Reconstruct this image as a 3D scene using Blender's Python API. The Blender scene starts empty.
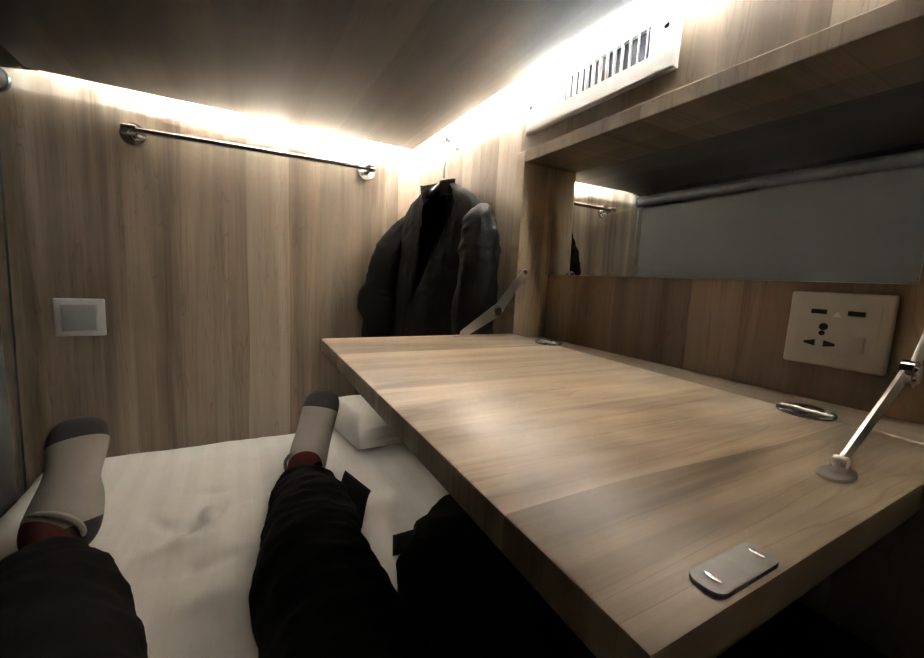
import bpy, bmesh, math, random
from mathutils import Vector, Matrix, noise
random.seed(7)
C = bpy.context.scene
COL = C.collection
H = 0.581                     # camera height above the berth platform; geometry below is written from eye level
Z0 = Vector((0, 0, 0))

# ------------------------------------------------------------------ materials
def new_mat(name):
    m = bpy.data.materials.new(name); m.use_nodes = True
    return m, m.node_tree, m.node_tree.nodes['Principled BSDF']

def plain(name, col, rough=.5, metal=0., bump=0., bscale=200., sheen=0., var=0.):
    m, nt, b = new_mat(name)
    b.inputs['Base Color'].default_value = (*col, 1)
    b.inputs['Roughness'].default_value = rough
    b.inputs['Metallic'].default_value = metal
    if sheen:
        b.inputs['Sheen Weight'].default_value = sheen
        b.inputs['Sheen Roughness'].default_value = .5
    tc = nt.nodes.new('ShaderNodeTexCoord')
    nz = nt.nodes.new('ShaderNodeTexNoise'); nz.inputs['Scale'].default_value = bscale
    nz.inputs['Detail'].default_value = 4
    nt.links.new(tc.outputs['Object'], nz.inputs['Vector'])
    if var:
        mx = nt.nodes.new('ShaderNodeMix'); mx.data_type = 'RGBA'
        mx.inputs['A'].default_value = (*[c * (1 - var) for c in col], 1)
        mx.inputs['B'].default_value = (*[min(1, c * (1 + var)) for c in col], 1)
        nt.links.new(nz.outputs['Fac'], mx.inputs['Factor'])
        nt.links.new(mx.outputs['Result'], b.inputs['Base Color'])
    if bump:
        bp = nt.nodes.new('ShaderNodeBump'); bp.inputs['Strength'].default_value = bump
        bp.inputs['Distance'].default_value = .001
        nt.links.new(nz.outputs['Fac'], bp.inputs['Height'])
        nt.links.new(bp.outputs['Normal'], b.inputs['Normal'])
    return m

def wood(name, across, along, seed=0., tint=(1, 1, 1), plank=11., rough=.5, contrast=1., warp=1., run=.8):
    """laminate board: plank-wide tone steps, long streaks, fine grain and a few dark veins"""
    m, nt, b = new_mat(name)
    N = nt.nodes.new; L = nt.links.new
    tc = N('ShaderNodeTexCoord'); sp = N('ShaderNodeSeparateXYZ')
    L(tc.outputs['Object'], sp.inputs[0])
    def math_(op, a, bb=None, c=None):
        n = N('ShaderNodeMath'); n.operation = op
        for i, v in enumerate((a, bb, c)):
            if v is None: continue
            if hasattr(v, 'is_linked') or hasattr(v, 'links'): L(v, n.inputs[i])
            else: n.inputs[i].default_value = v
        return n.outputs[0]
    a = sp.outputs[across]; g = sp.outputs[along]
    def vec(sa, sg, off):
        cb = N('ShaderNodeCombineXYZ')
        L(math_('MULTIPLY_ADD', a, sa, off), cb.inputs[0])
        L(math_('MULTIPLY', g, sg), cb.inputs[1])
        cb.inputs[2].default_value = seed * 1.7 + off
        return cb.outputs[0]
    def nz(v, detail=3, rough_=.5, dist=0.):
        n = N('ShaderNodeTexNoise'); n.inputs['Scale'].default_value = 1
        n.inputs['Detail'].default_value = detail; n.inputs['Roughness'].default_value = rough_
        n.inputs['Distortion'].default_value = dist
        L(v, n.inputs['Vector']); return n.outputs['Fac']
    # plank tone steps
    w = nz(vec(2.0, 1.1, seed + 3.1), 2)
    a2 = math_('MULTIPLY_ADD', w, .035 * warp, a)
    vo = N('ShaderNodeTexVoronoi'); vo.voronoi_dimensions = '1D'; vo.feature = 'F1'
    vo.inputs['Scale'].default_value = 1; vo.inputs['Randomness'].default_value = 1
    L(math_('MULTIPLY_ADD', a2, plank, seed * 3.7 + 20), vo.inputs['W'])
    cs = N('ShaderNodeSeparateColor'); L(vo.outputs['Color'], cs.inputs[0])
    step = cs.outputs[0]
    broad = nz(vec(13, run, seed), 3, .55, .8)
    fine = nz(vec(70, 1.6, seed + 9), 4, .6, .3)
    hair = nz(vec(330, 5, seed + 5), 2, .5)
    vein = nz(vec(26, 1.5, seed + 17), 3, .6, 1.4)
    t = math_('MULTIPLY_ADD', step, .42, .0)
    t = math_('ADD', t, math_('MULTIPLY', broad, .70))
    t = math_('ADD', t, math_('MULTIPLY', fine, .22))
    t = math_('ADD', t, math_('MULTIPLY', hair, .07))
    # 0.15*.. mean about .69
    t = math_('MULTIPLY_ADD', math_('SUBTRACT', t, .705), 1.6 * contrast, .52)
    cr = N('ShaderNodeValToRGB'); e = cr.color_ramp.elements
    stops = [(0., (.085, .059, .040)), (.25, (.165, .122, .085)), (.5, (.280, .217, .156)),
             (.75, (.385, .309, .230)), (1., (.49, .402, .312))]
    e[0].position, e[1].position = 0, 1
    for p, c in stops[1:-1]: e.new(p)
    for el, (p, c) in zip(sorted(e, key=lambda q: q.position), stops):
        el.position = p; el.color = (*[x * y for x, y in zip(c, tint)], 1)
    L(t, cr.inputs['Fac'])
    # greyer planks here and there
    mg = N('ShaderNodeMix'); mg.data_type = 'RGBA'; mg.blend_type = 'MULTIPLY'
    L(math_('MULTIPLY', cs.outputs[1], .75), mg.inputs['Factor'])
    L(cr.outputs['Color'], mg.inputs['A']); mg.inputs['B'].default_value = (.82, .86, .88, 1)
    # thin dark veins
    vr = N('ShaderNodeValToRGB'); ve = vr.color_ramp.elements
    ve[0].position = .485; ve[0].color = (1, 1, 1, 1); ve[1].position = .515; ve[1].color = (1, 1, 1, 1)
    md = ve.new(.5); md.color = (.74, .68, .63, 1)
    L(vein, vr.inputs['Fac'])
    mv = N('ShaderNodeMix'); mv.data_type = 'RGBA'; mv.blend_type = 'MULTIPLY'; mv.inputs['Factor'].default_value = .8
    L(mg.outputs['Result'], mv.inputs['A']); L(vr.outputs['Color'], mv.inputs['B'])
    L(mv.outputs['Result'], b.inputs['Base Color'])
    b.inputs['Roughness'].default_value = rough
    b.inputs['Specular IOR Level'].default_value = .35
    bp = N('ShaderNodeBump'); bp.inputs['Strength'].default_value = .15; bp.inputs['Distance'].default_value = .0006
    L(fine, bp.inputs['Height']); L(bp.outputs['Normal'], b.inputs['Normal'])
    return m

def emit(name, col, strength):
    m, nt, b = new_mat(name)
    b.inputs['Base Color'].default_value = (.9, .9, .9, 1)
    b.inputs['Emission Color'].default_value = (*col, 1)
    b.inputs['Emission Strength'].default_value = strength
    return m

M = {}
M['wood_far'] = wood('wood_far_wall', 0, 2, 1.3, plank=9, contrast=1.2)
M['wood_right'] = wood('wood_right_wall', 1, 2, 4.2, plank=11, contrast=.75, tint=(1.05, 1.05, 1.05))
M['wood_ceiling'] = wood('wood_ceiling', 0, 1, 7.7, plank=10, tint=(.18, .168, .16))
M['wood_table_lit'] = wood('wood_table_lit', 1, 0, 2.9, plank=10, rough=.38, contrast=1.25, tint=(1.5, 1.5, 1.47), warp=2.2, run=2.4)  # same laminate tinted lighter, painting in the strong light on the table
M['wood_cab'] = wood('wood_cabinet', 1, 2, 8.4, plank=13, tint=(.95, .82, .73), contrast=.8)
M['wood_side_lit'] = wood('wood_cabinet_side_lit', 0, 2, 6.1, plank=20, contrast=.5, tint=(1.55, 1.5, 1.45))  # tinted lighter to paint in bounce light on the side boards
M['wood_cab_board_shaded'] = wood('wood_cabinet_board_shaded', 1, 2, 3.3, plank=13, contrast=.8, tint=(.62, .58, .55))  # tinted darker to paint in the shade below the strip light
M['wood_shelf'] = wood('wood_cabinet_shelf', 0, 1, 3.9, plank=13, contrast=.6)
M['wood_soffit'] = wood('wood_soffit', 0, 1, 5.5, plank=13)
M['white_cove'] = plain('white_cove_board', (.80, .79, .77), .7, var=.02)  # unseen cove faces kept white to bounce more light through the gap
M['led'] = emit('led_diffuser', (.93, .985, 1.03), 275)
M['alu'] = plain('aluminium', (.6, .6, .6), .35, 1.)
M['metal'] = plain('satin_nickel', (.50, .48, .45), .34, .95, var=.05)
M['chrome'] = plain('chrome', (.7, .69, .67), .14, 1.)
M['dark_metal'] = plain('dark_bronze_metal', (.10, .13, .12), .32, .9)
M['galv'] = plain('galvanised_steel', (.25, .25, .245), .6, .35, var=.25, bscale=90)
M['plastic'] = plain('white_plastic', (.52, .475, .40), .4, var=.02)
M['switch'] = plain('switch_plastic', (.56, .56, .55), .35, var=.02)
M['rocker'] = plain('grey_rocker_plastic', (.40, .405, .40), .35, var=.02)
M['hook'] = plain('grey_hook_metal', (.10, .10, .10), .4, .6)
M['vent'] = plain('vent_plastic', (.74, .73, .70), .45, var=.02)
M['hole_shade'] = plain('hole_shade_black', (.008, .008, .008), .8)  # flat black shapes stand in for shade inside the socket openings
M['duct_shade'] = plain('duct_shade_dark', (.05, .055, .065), .8)
M['blind'] = plain('grey_blind_fabric', (.088, .087, .083), .85, bump=.25, bscale=900, var=.06)
M['tube'] = plain('grey_blind_tube', (.06, .06, .06), .5, .0)
M['sheet'] = None
M['jacket'] = plain('charcoal_cotton', (.009, .0088, .0085), .85, bump=.5, bscale=600, sheen=.02, var=.15)
M['lining'] = plain('black_lining', (.008, .008, .008), .8)
NOSPEC = ['trousers', 'bag', 'jacket', 'lining', 'sheet', 'towel', 'sock', 'sock_dark', 'sock_red']
M['trousers'] = plain('black_trouser_cloth', (.0008, .0008, .0008), .9, bump=.3, bscale=500, var=.2)
M['bag'] = plain('black_bag_cloth', (.0035, .0035, .0035), .9, bump=.3, bscale=700, var=.2)
M['sock'] = plain('grey_beige_sock', (.20, .185, .165), .9, bump=.5, bscale=700, sheen=.1, var=.12)
M['sock_dark'] = plain('charcoal_sock_knit', (.024, .023, .023), .9, bump=.5, bscale=700, sheen=.1, var=.2)
M['sock_red'] = plain('dark_red_knit', (.055, .012, .011), .9, bump=.5, bscale=700, var=.15)
M['skin'] = plain('skin', (.55, .36, .27), .5, var=.05)
M['hanger'] = plain('translucent_white_plastic', (.30, .31, .32), .25)
M['hanger'].node_tree.nodes['Principled BSDF'].inputs['Transmission Weight'].default_value = .35
M['led_dot'] = plain('indicator_lens', (.75, .78, .8), .2)

def sheet_mat():
    m, nt, b = new_mat('white_satin_stripe')
    N = nt.nodes.new; L = nt.links.new
    tc = N('ShaderNodeTexCoord')
    wv = N('ShaderNodeTexWave'); wv.wave_type = 'BANDS'; wv.bands_direction = 'X'; wv.wave_profile = 'SIN'
    wv.inputs['Scale'].default_value = 6.5; wv.inputs['Distortion'].default_value = .15
    L(tc.outputs['Object'], wv.inputs['Vector'])
    cr = N('ShaderNodeValToRGB'); cr.color_ramp.interpolation = 'LINEAR'
    cr.color_ramp.elements[0].position = .47; cr.color_ramp.elements[1].position = .53
    cr.color_ramp.elements[0].color = (.72, .712, .695, 1); cr.color_ramp.elements[1].color = (.745, .74, .725, 1)
    L(wv.outputs['Fac'], cr.inputs['Fac']); L(cr.outputs['Color'], b.inputs['Base Color'])
    rr = N('ShaderNodeMapRange'); rr.inputs['To Min'].default_value = .75; rr.inputs['To Max'].default_value = .5
    L(wv.outputs['Fac'], rr.inputs['Value']); L(rr.outputs['Result'], b.inputs['Roughness'])
    nz = N('ShaderNodeTexNoise'); nz.inputs['Scale'].default_value = 500
    L(tc.outputs['Object'], nz.inputs['Vector'])
    bp = N('ShaderNodeBump'); bp.inputs['Strength'].default_value = .2; bp.inputs['Distance'].default_value = .0008
    L(nz.outputs['Fac'], bp.inputs['Height']); L(bp.outputs['Normal'], b.inputs['Normal'])
    return m
M['sheet'] = sheet_mat()
M['towel'] = plain('white_cotton_fold', (.72, .71, .69), .9, bump=.4, bscale=350, sheen=.1, var=.03)

for q in NOSPEC: M[q].node_tree.nodes['Principled BSDF'].inputs['Specular IOR Level'].default_value = .12
# ------------------------------------------------------------------ mesh helpers
class MB:
    def __init__(s): s.bm = bmesh.new(); s.mi = 0
    def box(s, x0, x1, y0, y1, z0, z1, bev=0., seg=2, mat=None, mi=0):
        t = bmesh.new(); bmesh.ops.create_cube(t, size=1)
        for v in t.verts:
            v.co = Vector(((x0 + x1) / 2 + v.co.x * (x1 - x0), (y0 + y1) / 2 + v.co.y * (y1 - y0), (z0 + z1) / 2 + v.co.z * (z1 - z0)))
        if bev: bmesh.ops.bevel(t, geom=t.edges[:], offset=bev, segments=seg, affect='EDGES', profile=.5)
        s.merge(t, mat, mi); return s
    def merge(s, t, mat=None, mi=0):
        if mat is not None: t.transform(mat)
        for f in t.faces: f.material_index = mi
        me = bpy.data.meshes.new('tmp'); t.to_mesh(me); t.free()
        s.bm.from_mesh(me); bpy.data.meshes.remove(me)
    def tube(s, pts, r, n=12, cap=True, mi=0, flat=None):
        """round (or flattened) sweep along a polyline; r number or list"""
        pts = [Vector(p) for p in pts]
        t = bmesh.new(); rings = []
        up = None
        for i, p in enumerate(pts):
            d = (pts[min(i + 1, len(pts) - 1)] - pts[max(i - 1, 0)]).normalized()
            if up is None:
                up = Vector((0, 0, 1)) if abs(d.z) < .9 else Vector((1, 0, 0))
            a = d.cross(up).normalized(); b_ = a.cross(d).normalized(); up = b_
            rr = r[i] if isinstance(r, (list, tuple)) else r
            ra, rb = rr if isinstance(rr, (list, tuple)) else (rr, rr)
            rings.append([t.verts.new(p + a * (ra * math.cos(2 * math.pi * k / n)) + b_ * (rb * math.sin(2 * math.pi * k / n))) for k in range(n)])
        for A, B in zip(rings, rings[1:]):
            for k in range(n):
                t.faces.new((A[k], A[(k + 1) % n], B[(k + 1) % n], B[k]))
        if cap:
            t.faces.new(rings[0][::-1]); t.faces.new(rings[-1])
        s.merge(t, None, mi); return s
    def lathe(s, prof, origin, axis, n=28, mi=0):
        """prof list of (radius, distance along axis)"""
        q = Vector(axis).normalized().to_track_quat('Z', 'Y').to_matrix().to_4x4()
        mtx = Matrix.Translation(Vector(origin)) @ q
        t = bmesh.new(); rings = []
        for r, h in prof:
            rings.append([t.verts.new((r * math.cos(2 * math.pi * k / n), r * math.sin(2 * math.pi * k / n), h)) for k in range(n)])
        for A, B in zip(rings, rings[1:]):
            for k in range(n):
                t.faces.new((A[k], A[(k + 1) % n], B[(k + 1) % n], B[k]))
        t.faces.new(rings[0][::-1]); t.faces.new(rings[-1])
        s.merge(t, mtx, mi); return s
    def prism(s, poly, axis_u, axis_v, axis_w, origin, h, bev=0., mi=0):
        """polygon in (u,v) extruded by h along w"""
        U, V, W, O = map(Vector, (axis_u, axis_v, axis_w, origin))
        t = bmesh.new()
        A = [t.verts.new(O + U * p[0] + V * p[1]) for p in poly]
        B = [t.verts.new(O + U * p[0] + V * p[1] + W * h) for p in poly]
        n = len(A)
        bot = t.faces.new(A[::-1]); top = t.faces.new(B)
        for k in range(n): t.faces.new((A[k], A[(k + 1) % n], B[(k + 1) % n], B[k]))
        bmesh.ops.recalc_face_normals(t, faces=t.faces[:])
        if bev:
            es = [e for e in top.edges]
            bmesh.ops.bevel(t, geom=es, offset=bev, segments=2, affect='EDGES', profile=.5)
        s.merge(t, None, mi); return s
    def grid(s, fn, nu, nv, close_u=False, mi=0):
        t = bmesh.new()
        vs = [[t.verts.new(fn(i / (nu - (0 if close_u else 1)), j / (nv - 1))) for i in range(nu)] for j in range(nv)]
        for j in range(nv - 1):
            for i in range(nu if close_u else nu - 1):
                t.faces.new((vs[j][i], vs[j][(i + 1) % nu], vs[j + 1][(i + 1) % nu], vs[j + 1][i]))
        s.merge(t, None, mi); return s
    def build(s, name, mats, parent=None, smooth=35, fix=True):
        if fix: bmesh.ops.recalc_face_normals(s.bm, faces=s.bm.faces[:])
        off = Vector(parent['_o']) if parent is not None and '_o' in parent else Z0
        if off.length: bmesh.ops.translate(s.bm, verts=s.bm.verts[:], vec=-off)
        me = bpy.data.meshes.new(name); s.bm.to_mesh(me); s.bm.free()
        for mm in (mats if isinstance(mats, (list, tuple)) else [mats]): me.materials.append(mm)
        if smooth:
            for p in me.polygons: p.use_smooth = True
            me.set_sharp_from_angle(angle=math.radians(smooth))
        o = bpy.data.objects.new(name, me); COL.objects.link(o)
        if parent is not None:
            o.parent = parent; o['_o'] = off[:]
        return o

def tag(o, label, cat, group=None):
    o['label'] = label; o['category'] = cat
    if group: o['group'] = group
    return o
def thing(name, loc, label, cat, group=None):
    o = bpy.data.objects.new(name, None); COL.objects.link(o)
    o.location = loc; o['_o'] = tuple(loc); o.empty_display_size = .05
    return tag(o, label, cat, group)
def structure(o, label=None, cat=None):
    o['kind'] = 'structure'
    if label: o['label'] = label
    if cat: o['category'] = cat
    return o
def fbm(p, s, o=3):
    return noise.fractal(Vector(p) * s, 1.0, 2.0, o, noise_basis='PERLIN_ORIGINAL')

# ------------------------------------------------------------------ key planes (metres, from the eye)
XW, YW = .496, 1.21            # right wall, far wall
XL = -.440                     # blind side
YB = -.80                      # wall behind
ZF = -H                        # platform
ZB = -.461                     # sheet
ZC = .3685                     # underside of ceiling board
ZR = .490                      # roof of the light cove
CX, CY = .456, 1.17            # free edges of the ceiling board
YN, YF = .085, .667            # cabinet inner side faces
ZS, ZT = -.117, .232           # cabinet shelf top / soffit
XM = .575                      # mirror and cabinet back

# ------------------------------------------------------------------ setting
structure(MB().box(XL - .1, XW + .15, YB - .02, YW + .02, ZF - .03, ZF).build('floor', M['wood_right'], smooth=0),
          'wooden berth platform under the mattress', 'floor')
structure(MB().box(XL - .1, XW + .15, YW, YW + .02, ZF, ZR).build('wall_far', M['wood_far'], smooth=0),
          'wood-grain end wall beyond the feet', 'wall')
structure(MB().box(XL - .1, XW + .15, YB - .02, YB, ZF, ZR).build('wall_near', M['wood_far'], smooth=0),
          'wood-grain wall behind the viewer', 'wall')
w = MB()
w.box(XW, XW + .02, YB, YW, ZF, ZS - .021)
w.box(XW, XW + .02, YB, YW, ZT + .0225, ZR)
w.box(XW, XW + .02, YF + .026, YW, ZS - .021, ZT + .0225)
w.box(XW, XW + .02, YB, YN - .026, ZS - .021, ZT + .0225)
structure(w.build('wall_right', M['wood_right'], smooth=0), 'wood-grain side wall holding vent, hook and cabinet', 'wall')
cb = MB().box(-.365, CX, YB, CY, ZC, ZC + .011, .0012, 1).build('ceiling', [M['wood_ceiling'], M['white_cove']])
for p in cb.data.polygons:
    if p.normal.z > .9: p.material_index = 1          # unseen top face made white to bounce cove light into the room
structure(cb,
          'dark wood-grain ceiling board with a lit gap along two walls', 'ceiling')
structure(MB().box(XL - .1, XW + .15, YB - .02, YW + .02, ZR, ZR + .02).build('trim_1', M['white_cove'], smooth=0),
          'white board above the ceiling gap', 'cove board')
structure(MB().box(XL - .10, XL - .085, YB, YW, .33, ZR).build('trim_2', M['wood_ceiling'], smooth=0),
          'wooden head board above the blind', 'trim')

structure(MB().box(-.365, -.357, YB, YW, ZC + .0112, ZR - .0002).build('cove_light_block', M['wood_ceiling'], smooth=0),  # unseen board added to keep cove light off the blind
          'unseen wooden board added to block cove light on the blind side', 'trim')

# LED strips in the cove
def led(p, q, label):
    r = thing('led_strip', ((p[0] + q[0]) / 2, (p[1] + q[1]) / 2, ZR), label, 'light strip', 'light strips above the ceiling board')
    p, q = Vector(p), Vector(q)
    for nm, m, h, w, z in (('profile', 'alu', .004, .007, ZR - .002), ('diffuser', 'led', .003, .005, ZR - .0056)):
        d = (q - p).normalized(); n = Vector((-d.y, d.x, 0)) * w
        b = MB(); vs = [b.bm.verts.new((a.x, a.y, zz)) for zz in (z - h / 2, z + h / 2) for a in (p - n, q - n, q + n, p + n)]
        for f in ((0, 1, 2, 3), (4, 5, 6, 7), (0, 1, 5, 4), (1, 2, 6, 5), (2, 3, 7, 6), (3, 0, 4, 7)): b.bm.faces.new([vs[k] for k in f])
        b.build(nm, M[m], r, smooth=0)
led((.02, CY - .112, 0), (CX - .08, CY - .070, 0), 'white light strip hidden above the ceiling edge along the end wall')
led((CX - .070, CY - .095, 0), (CX - .165, .06, 0), 'white light strip hidden above the ceiling edge along the vent wall')

# ------------------------------------------------------------------ roller blind on the open side
rb = thing('roller_blind', (XL, .2, ZF), 'dark grey roller blind drawn down over the open left side, seen in the mirror', 'blind')
MB().grid(lambda u, v: Vector((XL + .0025 * math.sin(u * 9) * v, YB + .02 + u * (1.193 - YB - .02), .345 + v * (ZF + .03 - .345))), 40, 20).build('fabric', M['blind'], rb)
MB().tube([(XL + .020, YB + .02, .345), (XL + .020, 1.193, .345)], .021, 24).build('tube', M['tube'], rb)
t = MB().lathe([(.0, 0), (.023, 0), (.025, .002), (.025, .008), (.023, .010), (0, .010)], (XL + .020, 1.194, .345), (0, 1, 0))
t.box(XL + .016, XL + .024, 1.203, 1.209, .33, .42, .001); t.build('end_bracket', M['dark_metal'], rb)
MB().box(XL - .012, XL + .012, YB + .02, 1.193, ZF + .004, ZF + .03, .003).build('bottom_bar', M['tube'], rb)
MB().tube([(XL + .02, 1.2, .34), (XL + .012, 1.202, ZF + .01)], .0022, 8).build('guide_cable', M['dark_metal'], rb)

# ------------------------------------------------------------------ mattress with sheet
def sheet_fn(x0, x1, y0, y1, zt, zb, rad):
    def fn(u, v):
        # unrolled profile across x: up the left side, over, down the right side
        hs = zt - zb - rad; wl = x1 - x0 - 2 * rad; q = math.pi * rad / 2
        tot = 2 * hs + 2 * q + wl; s = u * tot
        if s < hs: x, z, nx, nz_ = x0, zb + s, -1, 0
        elif s < hs + q:
            a = (s - hs) / rad; x = x0 + rad - rad * math.cos(a); z = zb + hs + rad * math.sin(a); nx, nz_ = -math.cos(a), math.sin(a)
        elif s < hs + q + wl: x, z, nx, nz_ = x0 + rad + s - hs - q, zt, 0, 1
        elif s < hs + 2 * q + wl:
            a = (s - hs - q - wl) / rad; x = x1 - rad + rad * math.sin(a); z = zb + hs + rad * math.cos(a); nx, nz_ = math.sin(a), math.cos(a)
        else: x, z, nx, nz_ = x1, zt - rad - (s - hs - 2 * q - wl), 1, 0
        y = y0 + v * (y1 - y0)
        d = .0035 * fbm((x * 1.0, y * 1.6, 1.3), 5) + .0022 * fbm((x * 2.2, y * .8, 5.1), 9)
        # a pinched crease between the feet
        for cx_, cy_, dx, dy, wd, am in ((-.130, .835, .028, -.045, .009, -.005), (-.085, .800, .035, .006, .010, -.006), (-.060, .835, .003, .032, .007, .005),
                                         (-.040, .845, .008, .045, .007, -.004), (-.06, .93, .09, -.015, .009, -.004), (-.12, .90, .04, -.03, .012, .004),
                                         (.02, .86, .07, .012, .009, -.004), (-.09, .745, .07, .012, .012, .005), (-.07, .69, .09, .01, .014, -.005),
                                         (.14, .63, .06, .02, .014, .004), (.26, .72, .05, .10, .016, .004), (-.03, .60, .10, .02, .016, .004), (.0, 1.02, .10, .03, .012, .003)):
            L2 = dx * dx + dy * dy; tt = ((x - cx_) * dx + (y - cy_) * dy) / L2; tt = max(-1, min(1, tt))
            dd = (x - cx_ - tt * dx) ** 2 + (y - cy_ - tt * dy) ** 2
            d += 3.2 * am * (1 - abs(tt)) * math.exp(-dd / (2 * wd * wd))
        # corner at the foot end rounds off
        d = max(d, -.020)
        if v > .985: z -= .03 * ((v - .985) / .015) ** 2
        return Vector((x + nx * d, y, z + nz_ * d))
    return fn
mt = MB().box(-.392, .484, YB + .02, 1.195, ZF + .001, ZB - .022, .03, 4).build('mattress', M['towel'])
tag(mt, 'mattress under a white satin-striped sheet filling the berth', 'mattress')
MB().grid(sheet_fn(-.398, .490, YB + .012, 1.203, ZB, ZF + .004, .045), 300, 420).build('bed_sheet', M['sheet'], mt, smooth=0)
bpy.data.objects['bed_sheet'].data.shade_smooth()

# folded white cotton cover by the wall
def fold_layer(y0, y1, x0, x1, z0, z1, seed):
    """flat folded slab with a round front fold; loop in (y,z) swept along x"""
    r = (z1 - z0) / 2; zc = (z0 + z1) / 2
    loop = []
    for k in range(33):
        a = -math.pi / 2 - math.pi * k / 32; loop.append((y0 + r + r * math.cos(a), zc + r * math.sin(a)))
    n = 22
    for k in range(1, n): loop.append((y0 + r + (y1 - y0 - 2 * r) * k / n, z1))
    for k in range(9):
        a = math.pi / 2 - math.pi * k / 8; loop.append((y1 - r + r * math.cos(a), zc + r * math.sin(a)))
    for k in range(1, n): loop.append((y1 - r - (y1 - y0 - 2 * r) * k / n, z0))
    cy = sum(p[0] for p in loop) / len(loop)
    def fn(u, v):
        i = int(round(u * len(loop))) % len(loop); y, z = loop[i]
        e = min(v, 1 - v) * 12
        k = 1 if e >= 1 else math.sqrt(max(.01, 1 - (1 - e) ** 2))
        z = zc + (z - zc) * (.25 + .75 * k); y = cy + (y - cy) * (.96 + .04 * k)
        x = x0 + v * (x1 - x0) + .18 * (1.13 - y) * (1 if v < .5 else 1) * .9
        d = .005 * fbm((x, y, z + seed), 9) + .002 * fbm((x, y, z + seed), 26) + .0025 * math.sin((y * .5 + x) * 95 + seed) * max(0, min(1, (x - .27) * 12)) * max(0, min(1, (1.05 - y) * 12))
        return Vector((x, y, z + d * (1 if z > zc else .2)))
    return fn, len(loop)
fn0, n = fold_layer(.952, 1.195, .226, .462, ZB + .004, ZB + .102, 3.3)
def towel_fn(u, v):
    p = fn0(u, v)
    m = max(0, min(1, (p.x - .262) * 18)) * max(0, min(1, (1.02 - p.y) * 22)) * max(0, min(1, (ZB + .094 - p.z) * 40))
    p.y += m * (.0045 * math.sin((p.z - ZB) * 330 - p.x * 22) + .010 * (1 - abs((p.z - ZB - .05) / .05)))
    return p
b = MB().grid(towel_fn, n, 90, True)
bmesh.ops.holes_fill(b.bm, edges=[e for e in b.bm.edges if e.is_boundary], sides=0)
fc = b.build('folded_towel', M['towel'], smooth=60)
tag(fc, 'thick folded white towel lying against the end wall beside the right foot', 'towel')

# ------------------------------------------------------------------ far wall fittings
tr = thing('towel_rail', (.055, YW, .284), 'slim chrome towel rail across the upper end wall', 'towel rail')
MB().tube([(-.218, YW - .050, .283), (.338, YW - .050, .293)], .0065, 16).build('bar', M['chrome'], tr)
for x, z in ((-.205, .2835), (.326, .293)):
    f = MB().lathe([(0, 0), (.0255, 0), (.0255, .010), (.024, .0125), (.010, .014), (.009, .030), (.009, .046), (0, .046)], (x, YW, z), (0, -1, 0))
    f.lathe([(0, -.013), (.0105, -.013), (.0115, -.011), (.0115, .011), (.0105, .013), (0, .013)], (x, YW - .05, z), (1, 0, .02))
    f.build('flange', M['chrome'], tr)

sw = thing('light_switch', (-.316, YW, -.131), 'square white wall switch on the end wall above the left foot', 'light switch')
MB().box(-.360, -.273, YW - .009, YW, -.174, -.089, .003, 3).build('plate', M['switch'], sw)
MB().box(-.348, -.285, YW - .0105, YW - .0075, -.163, -.100, .001).build('surround', M['plastic'], sw)
t = MB().box(-.346, -.287, YW - .0135, YW - .0095, -.161, -.102, .0012)
t.build('rocker', M['rocker'], sw)

# ------------------------------------------------------------------ vent
vt = thing('air_vent', (XW, .51, .328), 'white slotted air vent high on the side wall under the light strip', 'air vent')
y0, y1, z0, z1 = .357, .664, .281, .3755
gy0, gy1, gz0, gz1 = .397, .628, .308, .348
b = MB()
fx = XW - .0085
def ring(a, x): return [(x, a[0], a[2]), (x, a[1], a[2]), (x, a[1], a[3]), (x, a[0], a[3])]
loops = [ring((y0, y1, z0, z1), XW), ring((y0, y1, z0, z1), XW - .007), ring((y0 + .003, y1 - .003, z0 + .003, z1 - .003), fx),
         ring((gy0, gy1, gz0, gz1), fx), ring((gy0 + .001, gy1 - .001, gz0 + .001, gz1 - .001), XW - .001)]
vs = [[b.bm.verts.new(p) for p in l] for l in loops]
for A, B in zip(vs, vs[1:]):
    for k in range(4): b.bm.faces.new((A[k], A[(k + 1) % 4], B[(k + 1) % 4], B[k]))
b.build('frame', M['vent'], vt, smooth=20)
MB().box(XW - .0015, XW - .0003, gy0, gy1, gz0, gz1).build('duct_shade', M['duct_shade'], vt, smooth=0)  # flat dark panel stands in for the shade behind the slats
ns = 17
for i in range(ns):
    yc = gy0 + (gy1 - gy0) * (i + .5) / ns
    ang = math.radians(34 - 62 * i / (ns - 1))
    mtx = Matrix.Translation((XW - .0050, yc, (gz0 + gz1) / 2)) @ Matrix.Rotation(ang, 4, 'Z')
    MB().box(-.0042, .0042, -.0009, .0009, -(gz1 - gz0) / 2 + .0003, (gz1 - gz0) / 2 - .0003, .0003, 1, mtx).build('slat', M['vent'], vt)
for y, z in ((.650, .326), (.374, .338)):
    MB().lathe([(0, 0), (.0036, 0), (.0036, .0012), (.0022, .002), (0, .002)], (fx, y, z), (-1, 0, 0), 14).build('screw', M['dark_metal'], vt)

# ------------------------------------------------------------------ wall cabinet
cab = thing('wall_cabinet', (XW + .04, .376, ZS), 'open wood-grain wall cabinet recess with a mirror and a power socket', 'cabinet')
xf = XW - .003
MB().box(xf, XM + .02, YF, YF + .026, ZS - .021, ZT + .0225, .0012, 1).build('side_board', M['wood_side_lit'], cab)
MB().box(xf, XM + .02, YN - .026, YN, ZS - .021, ZT + .0225, .0012, 1).build('side_board', M['wood_side_lit'], cab)
MB().box(xf, XM + .02, YN, YF, ZT, ZT + .0225, .0012, 1).build('top_board', M['wood_cab_board_shaded'], cab)
MB().box(XW + .004, XM + .02, YN, YF, ZS - .021, ZS, .0012, 1).build('shelf', M['wood_shelf'], cab)
MB().box(XM, XM + .02, YN, YF, ZS, ZT).build('back_panel', M['wood_cab'], cab, smooth=0)

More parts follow.
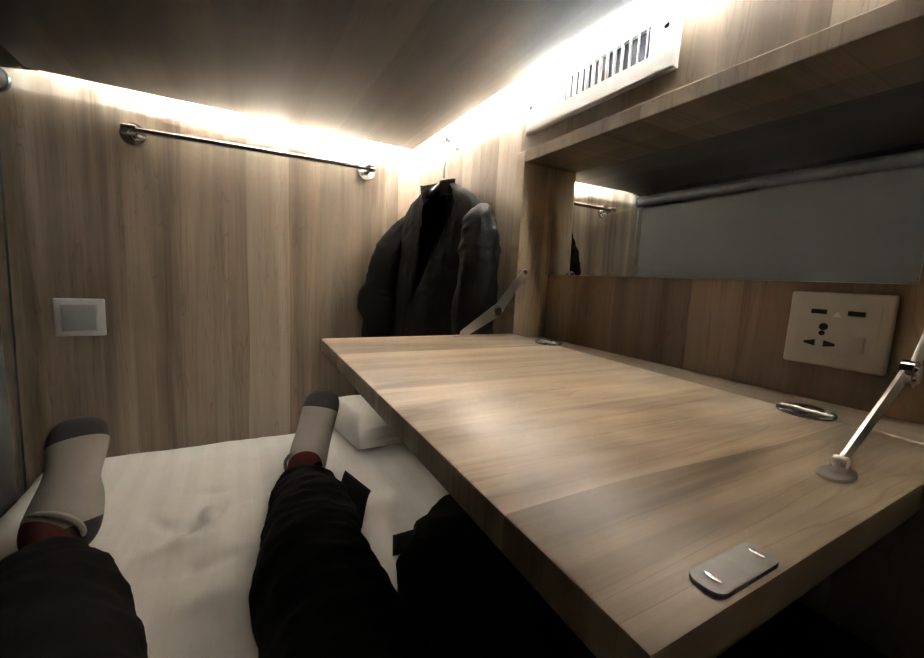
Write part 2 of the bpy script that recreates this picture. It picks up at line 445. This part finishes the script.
mir = MB().box(XM - .0095, XM - .0063, .128, YF - .001, .0165, ZT - .001, .0006, 1)
for v in mir.bm.verts: v.co.x += .0095 * (YF - v.co.y) - .0125 * (v.co.z - .017)   # it leans a little
mm_, nt, bb = new_mat('mirror_glass'); bb.inputs['Metallic'].default_value = 1; bb.inputs['Roughness'].default_value = .012
bb.inputs['Base Color'].default_value = (.80, .83, .82, 1)
mo = mir.build('wall_mirror', mm_, smooth=0)
tag(mo, 'wide frameless mirror at the back of the cabinet recess', 'mirror')

# power socket
so = thing('power_socket', (XM, .185, -.036), 'off-white power socket with two charging ports and a rocker, below the mirror', 'power socket')
k = XM / .585
sy0, sy1, sz0, sz1 = .139, .2265, -.0765, .0052
px = XM - .0085
MB().box(px, XM, sy0, sy1, sz0, sz1, .0028, 3).build('faceplate', M['plastic'], so)
MB().box(px - .0006, px + .001, sy0 + .009, sy1 - .009, sz0 + .016, sz1 - .012, .0004, 1).build('insert', M['plastic'], so)
xs = px - .0006
for yc in (.1985, .167):
    MB().box(xs - .0004, xs + .002, yc - .0070, yc + .0070, -.0185, -.0135, .0003, 1).build('usb_port', M['hole_shade'], so)
t = MB().prism([(-.004, -.0022), (.004, -.0022), (0, .0035)], (0, 1, 0), (0, 0, 1), (-1, 0, 0), (xs, .1825, -.0185), .0008)
t.build('indicator', M['led_dot'], so, smooth=0)
MB().lathe([(0, 0), (.0040, 0), (.0040, .0004), (0, .0004)], (xs, .1925, -.0325), (-1, 0, 0), 20).build('earth_hole', M['hole_shade'], so)
MB().lathe([(0, 0), (.0028, 0), (.0028, .0004), (0, .0004)], (xs, .1932, -.0395), (-1, 0, 0), 16).build('earth_hole', M['hole_shade'], so)
MB().prism([(-.005, -.0022), (.005, -.0040), (.005, .0030), (-.005, .0006)], (0, -1, 0), (0, 0, 1), (-1, 0, 0), (xs, .203, -.0505), .0004).build('pin_hole', M['hole_shade'], so, smooth=0)
MB().prism([(-.005, -.0040), (.005, -.0022), (.005, .0006), (-.005, .0030)], (0, -1, 0), (0, 0, 1), (-1, 0, 0), (xs, .1855, -.0505), .0004).build('pin_hole', M['hole_shade'], so, smooth=0)
MB().box(xs - .0028, xs + .001, .1570, .1695, -.0575, -.0400, .0008, 2).build('rocker', M['plastic'], so)

# ------------------------------------------------------------------ fold-down table
SL = .015                      # the flap hangs a touch lower at the near end
def zt(y): return -.119 + SL * y
tb = thing('folding_table', (.49, .37, zt(.37)), 'wood-grain fold-down table hanging level from two metal stays', 'table')
shear = Matrix(((1, 0, 0, 0), (0, 1, 0, 0), (0, SL, 1, -.119), (0, 0, 0, 1)))
MB().box(.1145, XW + .003, .0685, .676, -.0215, 0, .0020, 2, shear).build('tabletop', M['wood_table_lit'], tb)
top = tb.children[0]
def P(x, y, z=0): return Vector((x, y, zt(y) + z))
def rounded(a, b_, r, n=6):
    pts = []
    for cx_, cy_, s in ((a - r, b_ - r, 0), (-a + r, b_ - r, 90), (-a + r, -b_ + r, 180), (a - r, -b_ + r, 270)):
        for i in range(n + 1):
            q = math.radians(s + 90 * i / n); pts.append((cx_ + r * math.cos(q), cy_ + r * math.sin(q)))
    return pts
# catch plate
cpl = MB().prism(rounded(.0250, .0074, .0060), (1, 0, 0), (0, 1, SL), (0, 0, 1), P(.1835, .0785), .0022, .0005).build('catch_plate', M['galv'], top)
for x in (.1665, .2010):
    MB().prism([(.0014 * math.cos(q * .4488), .0036 * math.sin(q * .4488)) for q in range(14)], (1, 0, 0), (0, 1, SL), (0, 0, 1), P(x, .0785, .0020), .0010, .0004).build('screw', M['chrome'], cpl)
# hinges: round two-leaf disc with a centre knuckle
for yc in (.560, .172):
    h = MB()
    hx = XW + .001
    for sgn in (1, -1):
        poly = [(sgn * (.0018 + .0225 * math.sin(math.pi * q / 16)), -.0235 * math.cos(math.pi * q / 16)) for q in range(17)]
        h.prism(poly, (1, 0, 0), (0, 1, SL), (0, 0, 1), P(hx, yc, .0002), .0018, .0005)
    for sgn in (1, -1):
        arc = [P(hx + sgn * (.0026 + .0215 * math.sin(math.pi * q / 16)), yc - .0225 * math.cos(math.pi * q / 16), .0021) for q in range(17)]
        h.tube(arc, .0009, 6, mi=1)  # chrome rim added to draw the bright edge highlights
    hg = h.build('hinge', [M['dark_metal'], M['chrome']], tb)
    MB().tube([P(hx, yc - .021, .0024), P(hx, yc + .021, .0024)], .0022, 10).build('knuckle', M['metal'], hg)
    for sx, sy in ((.013, .008), (.013, -.008), (-.013, .008), (-.013, -.008)):
        MB().lathe([(0, 0), (.0034, 0), (.0030, .0009), (0, .0012)], P(hx + sx, yc + sy, .0018), (0, 0, 1), 12).build('screw', M['chrome'], hg)
# two-arm stays
def stay(y, base, joint, end, side):
    base, joint, end = (Vector((p[0], y, p[1])) for p in (base, joint, end))
    def arm(p, q, w0, w1, yo):
        d = (q - p); L = d.length; d.normalize(); n = Vector((-d.z, 0, d.x))
        poly = []
        for i in range(9):
            a = math.pi / 2 + math.pi * i / 8; poly.append((w0 * math.cos(a), w0 * math.sin(a)))
        for i in range(9):
            a = -math.pi / 2 + math.pi * i / 8; poly.append((L + w1 * math.cos(a), w1 * math.sin(a)))
        return MB().prism(poly, d, n, (0, 1, 0), p + Vector((0, yo, 0)), .0024, .0006)
    s_ = MB().prism([(.017 * math.cos(q * .314), .0095 * math.sin(q * .314)) for q in range(20)], (1, 0, 0), (0, 1, SL), (0, 0, 1), P(base.x - .004, y + .001, 0), .0022, .0006).build('stay', M['metal'], tb)
    k = MB().tube([(base.x, y + .001, zt(y) + .001), (base.x, y + .001, base.z + .002)], .0040, 14)
    k.lathe([(0, -.004), (.0035, -.004), (.004, -.003), (.004, .003), (.0035, .004), (0, .004)], (base.x, y + .001, base.z + .001), (0, 1, 0), 16)
    k.build('post', M['metal'], s_)
    arm(base, joint, .0075 if side > 0 else .0042, .0125 if side > 0 else .0075, 0).build('lower_arm', M['metal'], s_)
    arm(joint, end, .0110 if side > 0 else .0085, .0075, -.0028).build('upper_arm', M['metal'], s_)
    MB().lathe([(0, -.0060), (.0075, -.0060), (.0085, -.0045), (.0105, -.004), (.0105, .0035), (0, .0035)], joint, (0, 1, 0), 22).build('pivot', M['chrome'], s_)
    MB().lathe([(0, -.006), (.0045, -.006), (.0052, -.0045), (.0052, 0), (.004, .001), (.004, side), (0, side)], end, (0, 1, 0) if side > 0 else (0, 1, 0), 16).build('pivot_pin', M['chrome'], s_)
stay(.655, (.370, -.1035), (.4405, -.0605), (.502, .0185), .012)
b_near = stay
def stay_near():
    stay(.098, (.352, -.110), (.452, -.055), (.512, .022), -.013)
stay_near()
# metal corner piece at the near hinge end
MB().box(.392, .430, .0655, .0685, zt(.068) - .016, zt(.068) + .003, .0008, 1).build('corner_bracket', M['galv'], tb)

# ------------------------------------------------------------------ coat hook, hanger, jacket
hk = thing('coat_hook', (XW, .962, .345), 'small grey coat hook on the side wall just under the light strip', 'hook')
MB().box(XW - .004, XW, .953, .971, .328, .356, .0015).build('plate', M['hook'], hk)
MB().tube([(XW - .003, .962, .344), (XW - .024, .962, .343), (XW - .031, .962, .345), (XW - .034, .962, .352)], [.004, .0038, .0038, .0042], 12).build('peg', M['hook'], hk)

A = Vector((.392, 1.115, 0)); B = Vector((.462, .735, 0))       # hanger ends in plan
es = (B - A).normalized(); et = Vector((es.y, -es.x, 0)); et = -et if et.x > 0 else et
OC = Vector((.448, .935, 0))
HX = Vector((XW - .029, .962, .3495))
hg = thing('clothes_hanger', (OC.x, OC.y, .23), 'clear white plastic clothes hanger hanging on the coat hook inside the jacket', 'hanger')
nk = Vector((OC.x, OC.y, .245))
pts = []
for i in range(11):
    a = math.radians(200 - 230 * i / 10)
    pts.append(HX + Vector((0, .017 * math.cos(a), -.016 + .017 * math.sin(a))) )
pts = pts + [Vector((HX.x * .6 + nk.x * .4, .962 * .5 + nk.y * .5, .295)), Vector((nk.x, nk.y, .27)), nk]
MB().tube(pts, .0028, 10).build('hook', M['hanger'], hg)
arm_pts = [OC + es * s + Vector((0, 0, .245 - .012 - .070 * abs(s / .15) ** 1.25)) for s in [-.14 + .28 * i / 20 for i in range(21)]]
MB().tube(arm_pts, [(.006 + .004 * abs(i - 10) / 10, .008) for i in range(21)], 10).build('shoulder_bar', M['hanger'], hg)

jk = thing('jacket', (OC.x, OC.y, -.30), 'charcoal jacket hanging open from a hanger in the far right corner', 'jacket')
JO = OC + et * .012
def JP(s, t, z): return JO + es * s + et * t + Vector((0, 0, z))
def lerp(tab, z):
    for (za, a), (zb, b_) in zip(tab, tab[1:]):
        if zb <= z <= za:
            f = (z - zb) / (za - zb); f = f * f * (3 - 2 * f) if False else f
            return b_ + (a - b_) * f
    return tab[0][1] if z > tab[0][0] else tab[-1][1]
# half widths / depths of body by height
WR = [(.225, .050), (.208, .085), (.188, .128), (.160, .165), (.125, .185), (.06, .196), (.0, .203), (-.15, .212), (-.30, .215)]
WL = [(.225, .050), (.208, .072), (.188, .100), (.160, .128), (.12, .150), (.0, .175), (-.15, .19), (-.30, .20)]
DF = [(.225, .014), (.19, .030), (.12, .044), (.0, .054), (-.15, .058), (-.30, .058)]
DB = [(.225, .014), (.19, .024), (.12, .030), (.0, .034), (-.15, .036), (-.30, .036)]
GR = [(.225, .046), (.20, .082), (.17, .106), (.13, .098), (.09, .076), (.05, .050), (.01, .024), (-.03, -.004), (-.07, -.026), (-.12, -.036), (-.36, -.030)]   # right placket
GL = [(.225, -.040), (.19, -.034), (.12, -.022), (.05, -.014), (-.05, -.020), (-.30, -.02)]     # left placket
ZTOP, ZBOT = .222, -.352
def wr(s, t, z, k=1.):
    return k * (.0060 * fbm((s * 1.2, t, z * .45 + 2), 13) + .0035 * fbm((s * 2, t * 2, z * .9), 26))
def ell(a, z, sgn):
    # a in [0,1]: 0 = centre of front, .5 side seam, 1 = centre of back, for side sgn (+1 right, -1 left)
    W = lerp(WR if sgn > 0 else WL, z)
    th = math.pi * a
    c, s = math.cos(th), math.sin(th)
    D = lerp(DF, z) if c > 0 else lerp(DB, z)
    e = .75
    return sgn * W * (abs(s) ** e), D * (abs(c) ** e) * (1 if c > 0 else -1)
def panel(sgn):
    def fn(u, v):
        z = ZTOP + (ZBOT - ZTOP) * v
        g = lerp(GR if sgn > 0 else GL, z) * sgn        # distance of the front edge on this side (may be negative = overlap)
        W = lerp(WR if sgn > 0 else WL, z)
        if g >= 0:
            a0 = math.asin(min(1, (min(g / W, .98)) ** (1 / .75))) / math.pi
            s, t = ell(a0 + (1 - a0) * u, z, sgn)
        else:
            ext = -g / (W * 1.5)
            uu = u * (1 + ext) - ext
            kk = min(1, -g / .03)
            if uu < 0: s, t = sgn * uu * W * 1.5, lerp(DF, z) + (.010 if sgn > 0 else -.003) * kk
            else:
                s, t = ell(uu, z, sgn)
                if uu < .18: t += (.010 if sgn > 0 else -.003) * (1 - uu / .18) * kk
        d = wr(s + sgn * 3, t, z)
        n = Vector((s * .5, t, 0)); n = n.normalized() if n.length > 1e-6 else Vector((0, 1, 0))
        t2 = t + d * n.y
        if t2 < -.037: t2 = -.037
        q = JP(s + d * n.x, t2, z)
        q.x = min(q.x, XW - .005); q.y = max(q.y, .684) if z < 0 else q.y
        return q
    return fn
def thick(o, th, off=-1):
    m = o.modifiers.new('thickness', 'SOLIDIFY'); m.thickness = th; m.offset = off
for sgn, nm in ((1, 'front_panel'), (-1, 'front_panel')):
    o = MB().grid(panel(sgn), 70, 90).build(nm, [M['jacket'], M['lining']], jk, smooth=0, fix=False)
    o.data.shade_smooth(); thick(o, .003, 0)
# sleeves: tapered tubes hanging from the shoulders
def sleeve(path, rad, name, seed):
    n = 32
    pth = [Vector(p) for p in path]
    def cr(v):
        q = v * (len(pth) - 1); i = min(int(q), len(pth) - 2); f = q - i
        p0, p1, p2, p3 = pth[max(i - 1, 0)], pth[i], pth[i + 1], pth[min(i + 2, len(pth) - 1)]
        pos = .5 * ((2 * p1) + (p2 - p0) * f + (2 * p0 - 5 * p1 + 4 * p2 - p3) * f * f + (3 * p1 - p0 - 3 * p2 + p3) * f ** 3)
        r0, r1 = rad[i], rad[i + 1]
        return pos, (r0[0] + (r1[0] - r0[0]) * f, r0[1] + (r1[1] - r0[1]) * f)
    def fn(u, v):
        p, r = cr(v); d = (cr(min(1, v + .02))[0] - cr(max(0, v - .02))[0]).normalized()
        sx = Vector((1, 0, 0)) - d * d.x; sx.normalize(); ty = d.cross(sx)
        a = 2 * math.pi * u
        k = 1 + .16 * fbm((math.cos(a) * .8 + seed, math.sin(a) * .8, v * 3.2), 2.2) + .07 * fbm((math.cos(a) + seed, math.sin(a), v * 9), 3.1)
        q = p + sx * (r[0] * k * math.cos(a)) + ty * (r[1] * k * math.sin(a))
        w = JP(q.x, q.y, q.z)
        w.x = min(w.x, XW - .006); w.y = max(w.y, .684) if w.z < .0 else w.y; return w
    o = MB().grid(fn, n, 60, True)
    bmesh.ops.holes_fill(o.bm, edges=[e for e in o.bm.edges if e.is_boundary], sides=0)
    return o.build(name, M['jacket'], jk, smooth=60)
sleeve([(.115, .002, .140), (.160, .012, .122), (.182, .020, .07), (.188, .024, .02), (.186, .028, -.08), (.182, .028, -.18), (.18, .026, -.30)],
       [(.030, .014), (.044, .026), (.048, .036), (.050, .040), (.048, .040), (.046, .038), (.044, .036)], 'sleeve', 3.1)
sleeve([(-.085, .004, .150), (-.120, .018, .125), (-.145, .034, .08), (-.160, .050, .03), (-.172, .058, -.03), (-.176, .066, -.07), (-.17, .062, -.12), (-.172, .060, -.18), (-.17, .055, -.26)],
       [(.026, .014), (.038, .028), (.046, .040), (.050, .046), (.050, .048), (.058, .056), (.052, .048), (.05, .046), (.044, .04)], 'sleeve', 8.4)
# collar: a standing band, open at the front
def collar(u, v):
    a = math.radians(-140 + 280 * u); r = .058 + .006 * v
    s = r * math.sin(a) * .95; t = -.75 * r * math.cos(a) * .55
    return JP(s - .004, t + .004, .205 + .034 * v - .012 * (1 - math.cos(a)) * .6)
o = MB().grid(collar, 40, 8).build('collar', M['jacket'], jk, smooth=0); o.data.shade_smooth(); thick(o, .004, 0)
# placket welts on both front edges
for sgn, G in ((1, GR), (-1, GL)):
    f = panel(sgn)
    pts = [f(0.004, .05 + .9 * i / 40) + et * .001 for i in range(41)]
    MB().tube(pts, [(.0022, .0022)] * 41, 8).build('placket', M['jacket'], jk, smooth=60)

# ------------------------------------------------------------------ person
pe = thing('person', (.0, .15, ZB), 'person in loose black trousers and grey socks lying with legs stretched out on the bed', 'person')
def skin_mesh(verts, edges, radii, sub=2, root=0):
    me = bpy.data.meshes.new('tmp_skin'); me.from_pydata([Vector(v) for v in verts], edges, [])
    o = bpy.data.objects.new('tmp_skin', me); COL.objects.link(o)
    m = o.modifiers.new('s', 'SKIN'); m.use_smooth_shade = True
    for i, r in enumerate(radii):
        sv = me.skin_vertices[0].data[i]; sv.radius = r if isinstance(r, tuple) else (r, r); sv.use_root = (i == root)
    ss = o.modifiers.new('u', 'SUBSURF'); ss.levels = ss.render_levels = sub
    dg = bpy.context.evaluated_depsgraph_get(); dg.update()
    out = bpy.data.meshes.new_from_object(o.evaluated_get(dg))
    bpy.data.objects.remove(o); bpy.data.meshes.remove(me)
    return out
def mesh_obj(me, name, mats, parent, floor=None):
    off = Vector(parent['_o'])
    me.name = name; me.materials.clear()
    for m in (mats if isinstance(mats, list) else [mats]): me.materials.append(m)
    for v in me.vertices:
        if floor is not None and v.co.z < floor: v.co.z = floor + (v.co.z - floor) * .04
        v.co = v.co - off
    me.shade_smooth()
    o = bpy.data.objects.new(name, me); COL.objects.link(o); o.parent = parent; o['_o'] = off[:]
    return o
# joints
HP = Vector((.0, .12, -.345))
R = dict(hip=Vector((.080, .14, -.350)), knee=Vector((.074, .49, -.376)), shin=Vector((.100, .65, -.396)), ank=Vector((.108, .818, -.408)))
Lg = dict(hip=Vector((-.095, .14, -.350)), knee=Vector((-.172, .45, -.375)), shin=Vector((-.198, .58, -.395)), ank=Vector((-.256, .722, -.416)))
SP = [Vector((.0, -.02, -.31)), Vector((.0, -.20, -.22))]
# the body under the clothes, one continuous surface down to the ankles
bv = [HP, SP[0], SP[1], R['hip'], R['knee'], R['ank'], Lg['hip'], Lg['knee'], Lg['ank']]
body = skin_mesh(bv, [(0, 1), (1, 2), (0, 3), (3, 4), (4, 5), (0, 6), (6, 7), (7, 8)],
                 [.075, .09, .09, .06, .042, .026, .06, .042, .026], 2)
mesh_obj(body, 'body', M['skin'], pe)
# trousers
tv = [HP, SP[0], R['hip'], (R['hip'] + R['knee']) / 2, R['knee'], R['shin'], R['ank'] + Vector((-.006, -.055, .0)), R['ank'] + Vector((-.002, -.022, -.002)),
      Lg['hip'], (Lg['hip'] + Lg['knee']) / 2, Lg['knee'], Lg['shin'], Lg['ank'] + Vector((.016, -.055, .0)), Lg['ank'] + Vector((.008, -.022, -.002)),
      Vector((-.02, .27, -.36))]
te = [(0, 1), (0, 2), (2, 3), (3, 4), (4, 5), (5, 6), (6, 7), (0, 8), (8, 9), (9, 10), (10, 11), (11, 12), (12, 13), (0, 14)]
trd = [.115, .13, .088, .076, (.074, .076), (.072, .068), (.056, .050), (.048, .044), .10, .094, (.088, .082), (.078, .070), (.060, .050), (.052, .045), .075]
tm = skin_mesh(tv, te, trd, 4)
for v in tm.vertices:
    n = v.normal
    v.co += n * (.007 * fbm((v.co.x, v.co.y * 1.5, v.co.z), 11) + .004 * fbm((v.co.x, v.co.y, v.co.z + 4), 28))
trs = mesh_obj(tm, 'trousers', M['trousers'], pe, ZB + .004)
# strap tab standing off the right trouser cuff
st = MB().grid(lambda u, v: Vector((.145 + .046 * v + .030 * u, .690 + .135 * v - .062 * u - .03 * u * v, -.424 + .012 * math.sin(3 * v) - .006 * u)), 8, 10)
o = st.build('strap_tab', M['trousers'], trs, smooth=60); thick(o, .004, 0)

def sock(A0, A1, heel, mid, ball, toe, side, name_label=None):
    A0, A1, heel, mid, ball, toe = map(Vector, (A0, A1, heel, mid, ball, toe))
    me = skin_mesh([A1, A0, heel, mid, ball, toe], [(0, 1), (0, 2), (0, 3), (3, 4), (4, 5)],
                   [(.037, .039), (.036, .038), (.031, .031), (.038, .037), (.048, .032), (.036, .023)], 4)
    fx_ = (toe - heel).normalized()
    o = mesh_obj(me, 'sock', [M['sock'], M['sock_dark'], M['sock_red']], pe)
    off = Vector(pe['_o']); leg = (A0 - A1).normalized()
    bm = bmesh.new(); bm.from_mesh(o.data)
    hb = (heel - (ball + mid) / 2).normalized(); hb = (hb + Vector((0, -.0, -.35))).normalized()
    for pc, pn in ((ball - fx_ * .014, fx_), (A1 + leg * .022, leg), (heel - hb * .002, hb)):
        bmesh.ops.bisect_plane(bm, geom=bm.verts[:] + bm.edges[:] + bm.faces[:], plane_co=pc - off, plane_no=pn, dist=1e-6)
    bm.to_mesh(o.data); bm.free(); o.data.shade_smooth()
    for p in o.data.polygons:
        c = Vector(p.center) + off
        if (c - ball).dot(fx_) > -.014: p.material_index = 1
        elif (c - heel + hb * .002).dot(hb) > 0 and (c - A1).dot(leg) < .022: p.material_index = 1
        elif (c - A1).dot(leg) > .022: p.material_index = 2
    # folded welt round the ankle
    return o
# right foot
RA0, RA1 = (.098, .792, -.415), (.116, .858, -.402)
LA0, LA1 = (-.268, .735, -.428), (-.246, .790, -.402)
sR = sock(RA0, RA1, (.120, .890, -.426), (.140, .906, -.366), (.164, .952, -.312), (.177, .976, -.286), 1)
sL = sock(LA0, LA1, (-.214, .826, -.425), (-.244, .850, -.362), (-.253, .912, -.312), (-.254, .946, -.288), -1)
def welt(A0, A1, r, f):
    A0, A1 = Vector(A0), Vector(A1); d = (A0 - A1).normalized(); c = A1 + d * f
    a = d.cross(Vector((0, 0, 1))).normalized(); b_ = a.cross(d)
    m = MB(); n = 36
    def fn(u, v):
        q = 2 * math.pi * u; w = 2 * math.pi * v
        rr = r * (1 + .03 * math.sin(3 * q)) + .0035 * math.cos(w)
        return c + a * (rr * math.cos(q)) + b_ * (rr * math.sin(q)) + d * (.005 * math.sin(w))
    m.grid(fn, n, 10, True); return m
welt(RA0, RA1, .0375, .012).build('welt', M['sock'], sR, smooth=60)
welt(LA0, LA1, .0375, .012).build('welt', M['sock'], sL, smooth=60)

# ------------------------------------------------------------------ black bag under the table
bg = thing('bag', (.36, .3, ZB), 'soft black bag lying on the bed under the folding table', 'bag')
def bagf(u, v):
    a = 2 * math.pi * u; ph = math.pi * (v - .5)
    e = .45
    sg = lambda q: (1 if q >= 0 else -1) * abs(q) ** e
    x = sg(math.cos(a)) * abs(math.cos(ph)) ** e; y = sg(math.sin(a)) * abs(math.cos(ph)) ** e; z = sg(math.sin(ph))
    yy = .225 + .400 * y
    hgt = .088 if yy < .33 else .088 - .050 * min(1, (yy - .33) / .25)
    xl = .166 if yy < .44 else (.166 + .113 * (yy - .44) / .154 if yy < .594 else .279 + .09 * (yy - .594) / .04)
    xx = xl + (x + 1) / 2 * (.485 - xl)
    zz = ZB + .006 + hgt + hgt * z
    d = .010 * fbm((xx, yy, zz), 8) + .004 * fbm((xx, yy, zz), 24)
    return Vector((xx + d * x, yy + d * y, max(zz + d * z, ZB + .005)))
MB().grid(bagf, 72, 48, True).build('bag_body', M['bag'], bg, smooth=60)
o = MB().grid(lambda u, v: Vector((.302 - .094 * u + .016 * v, .530 + .032 * u + .045 * v, -.436 - .006 * u + .005 * math.sin(u * 4))), 12, 5).build('strap', M['bag'], bg, smooth=60)
thick(o, .004, 0)

# ------------------------------------------------------------------ finish
for o in list(C.objects):
    if o.parent is None: o.location.z += H
for o in C.objects:
    if '_o' in o: del o['_o']

wd = bpy.data.worlds.new('world'); C.world = wd; wd.use_nodes = True
wd.node_tree.nodes['Background'].inputs[0].default_value = (.02, .02, .02, 1)
wd.node_tree.nodes['Background'].inputs[1].default_value = .2

cam = bpy.data.cameras.new('camera'); co = bpy.data.objects.new('camera', cam); COL.objects.link(co)
yaw, pitch, roll, fpx = .5092, -.1255, .0517, 400.8
F = Vector((math.sin(yaw) * math.cos(pitch), math.cos(yaw) * math.cos(pitch), math.sin(pitch)))
Rt = Vector((math.cos(yaw), -math.sin(yaw), 0)); U = Rt.cross(F)
r_ = Rt * math.cos(roll) + U * math.sin(roll); u_ = -Rt * math.sin(roll) + U * math.cos(roll)
mw = Matrix((r_, u_, -F)).transposed().to_4x4(); mw.translation = Vector((0, 0, H)); co.matrix_world = mw
cam.sensor_width = 36; cam.lens = fpx / 924 * 36; cam.clip_start = .01
C.camera = co

vs_ = C.view_settings
vs_.view_transform = 'Standard'; vs_.look = 'None'; vs_.gamma = 1; vs_.use_curve_mapping = False
vs_.exposure = 4.42
C.cycles.max_bounces = 14; C.cycles.diffuse_bounces = 10; C.cycles.glossy_bounces = 6
C.cycles.sample_clamp_indirect = 6
C.cycles.use_denoising = True
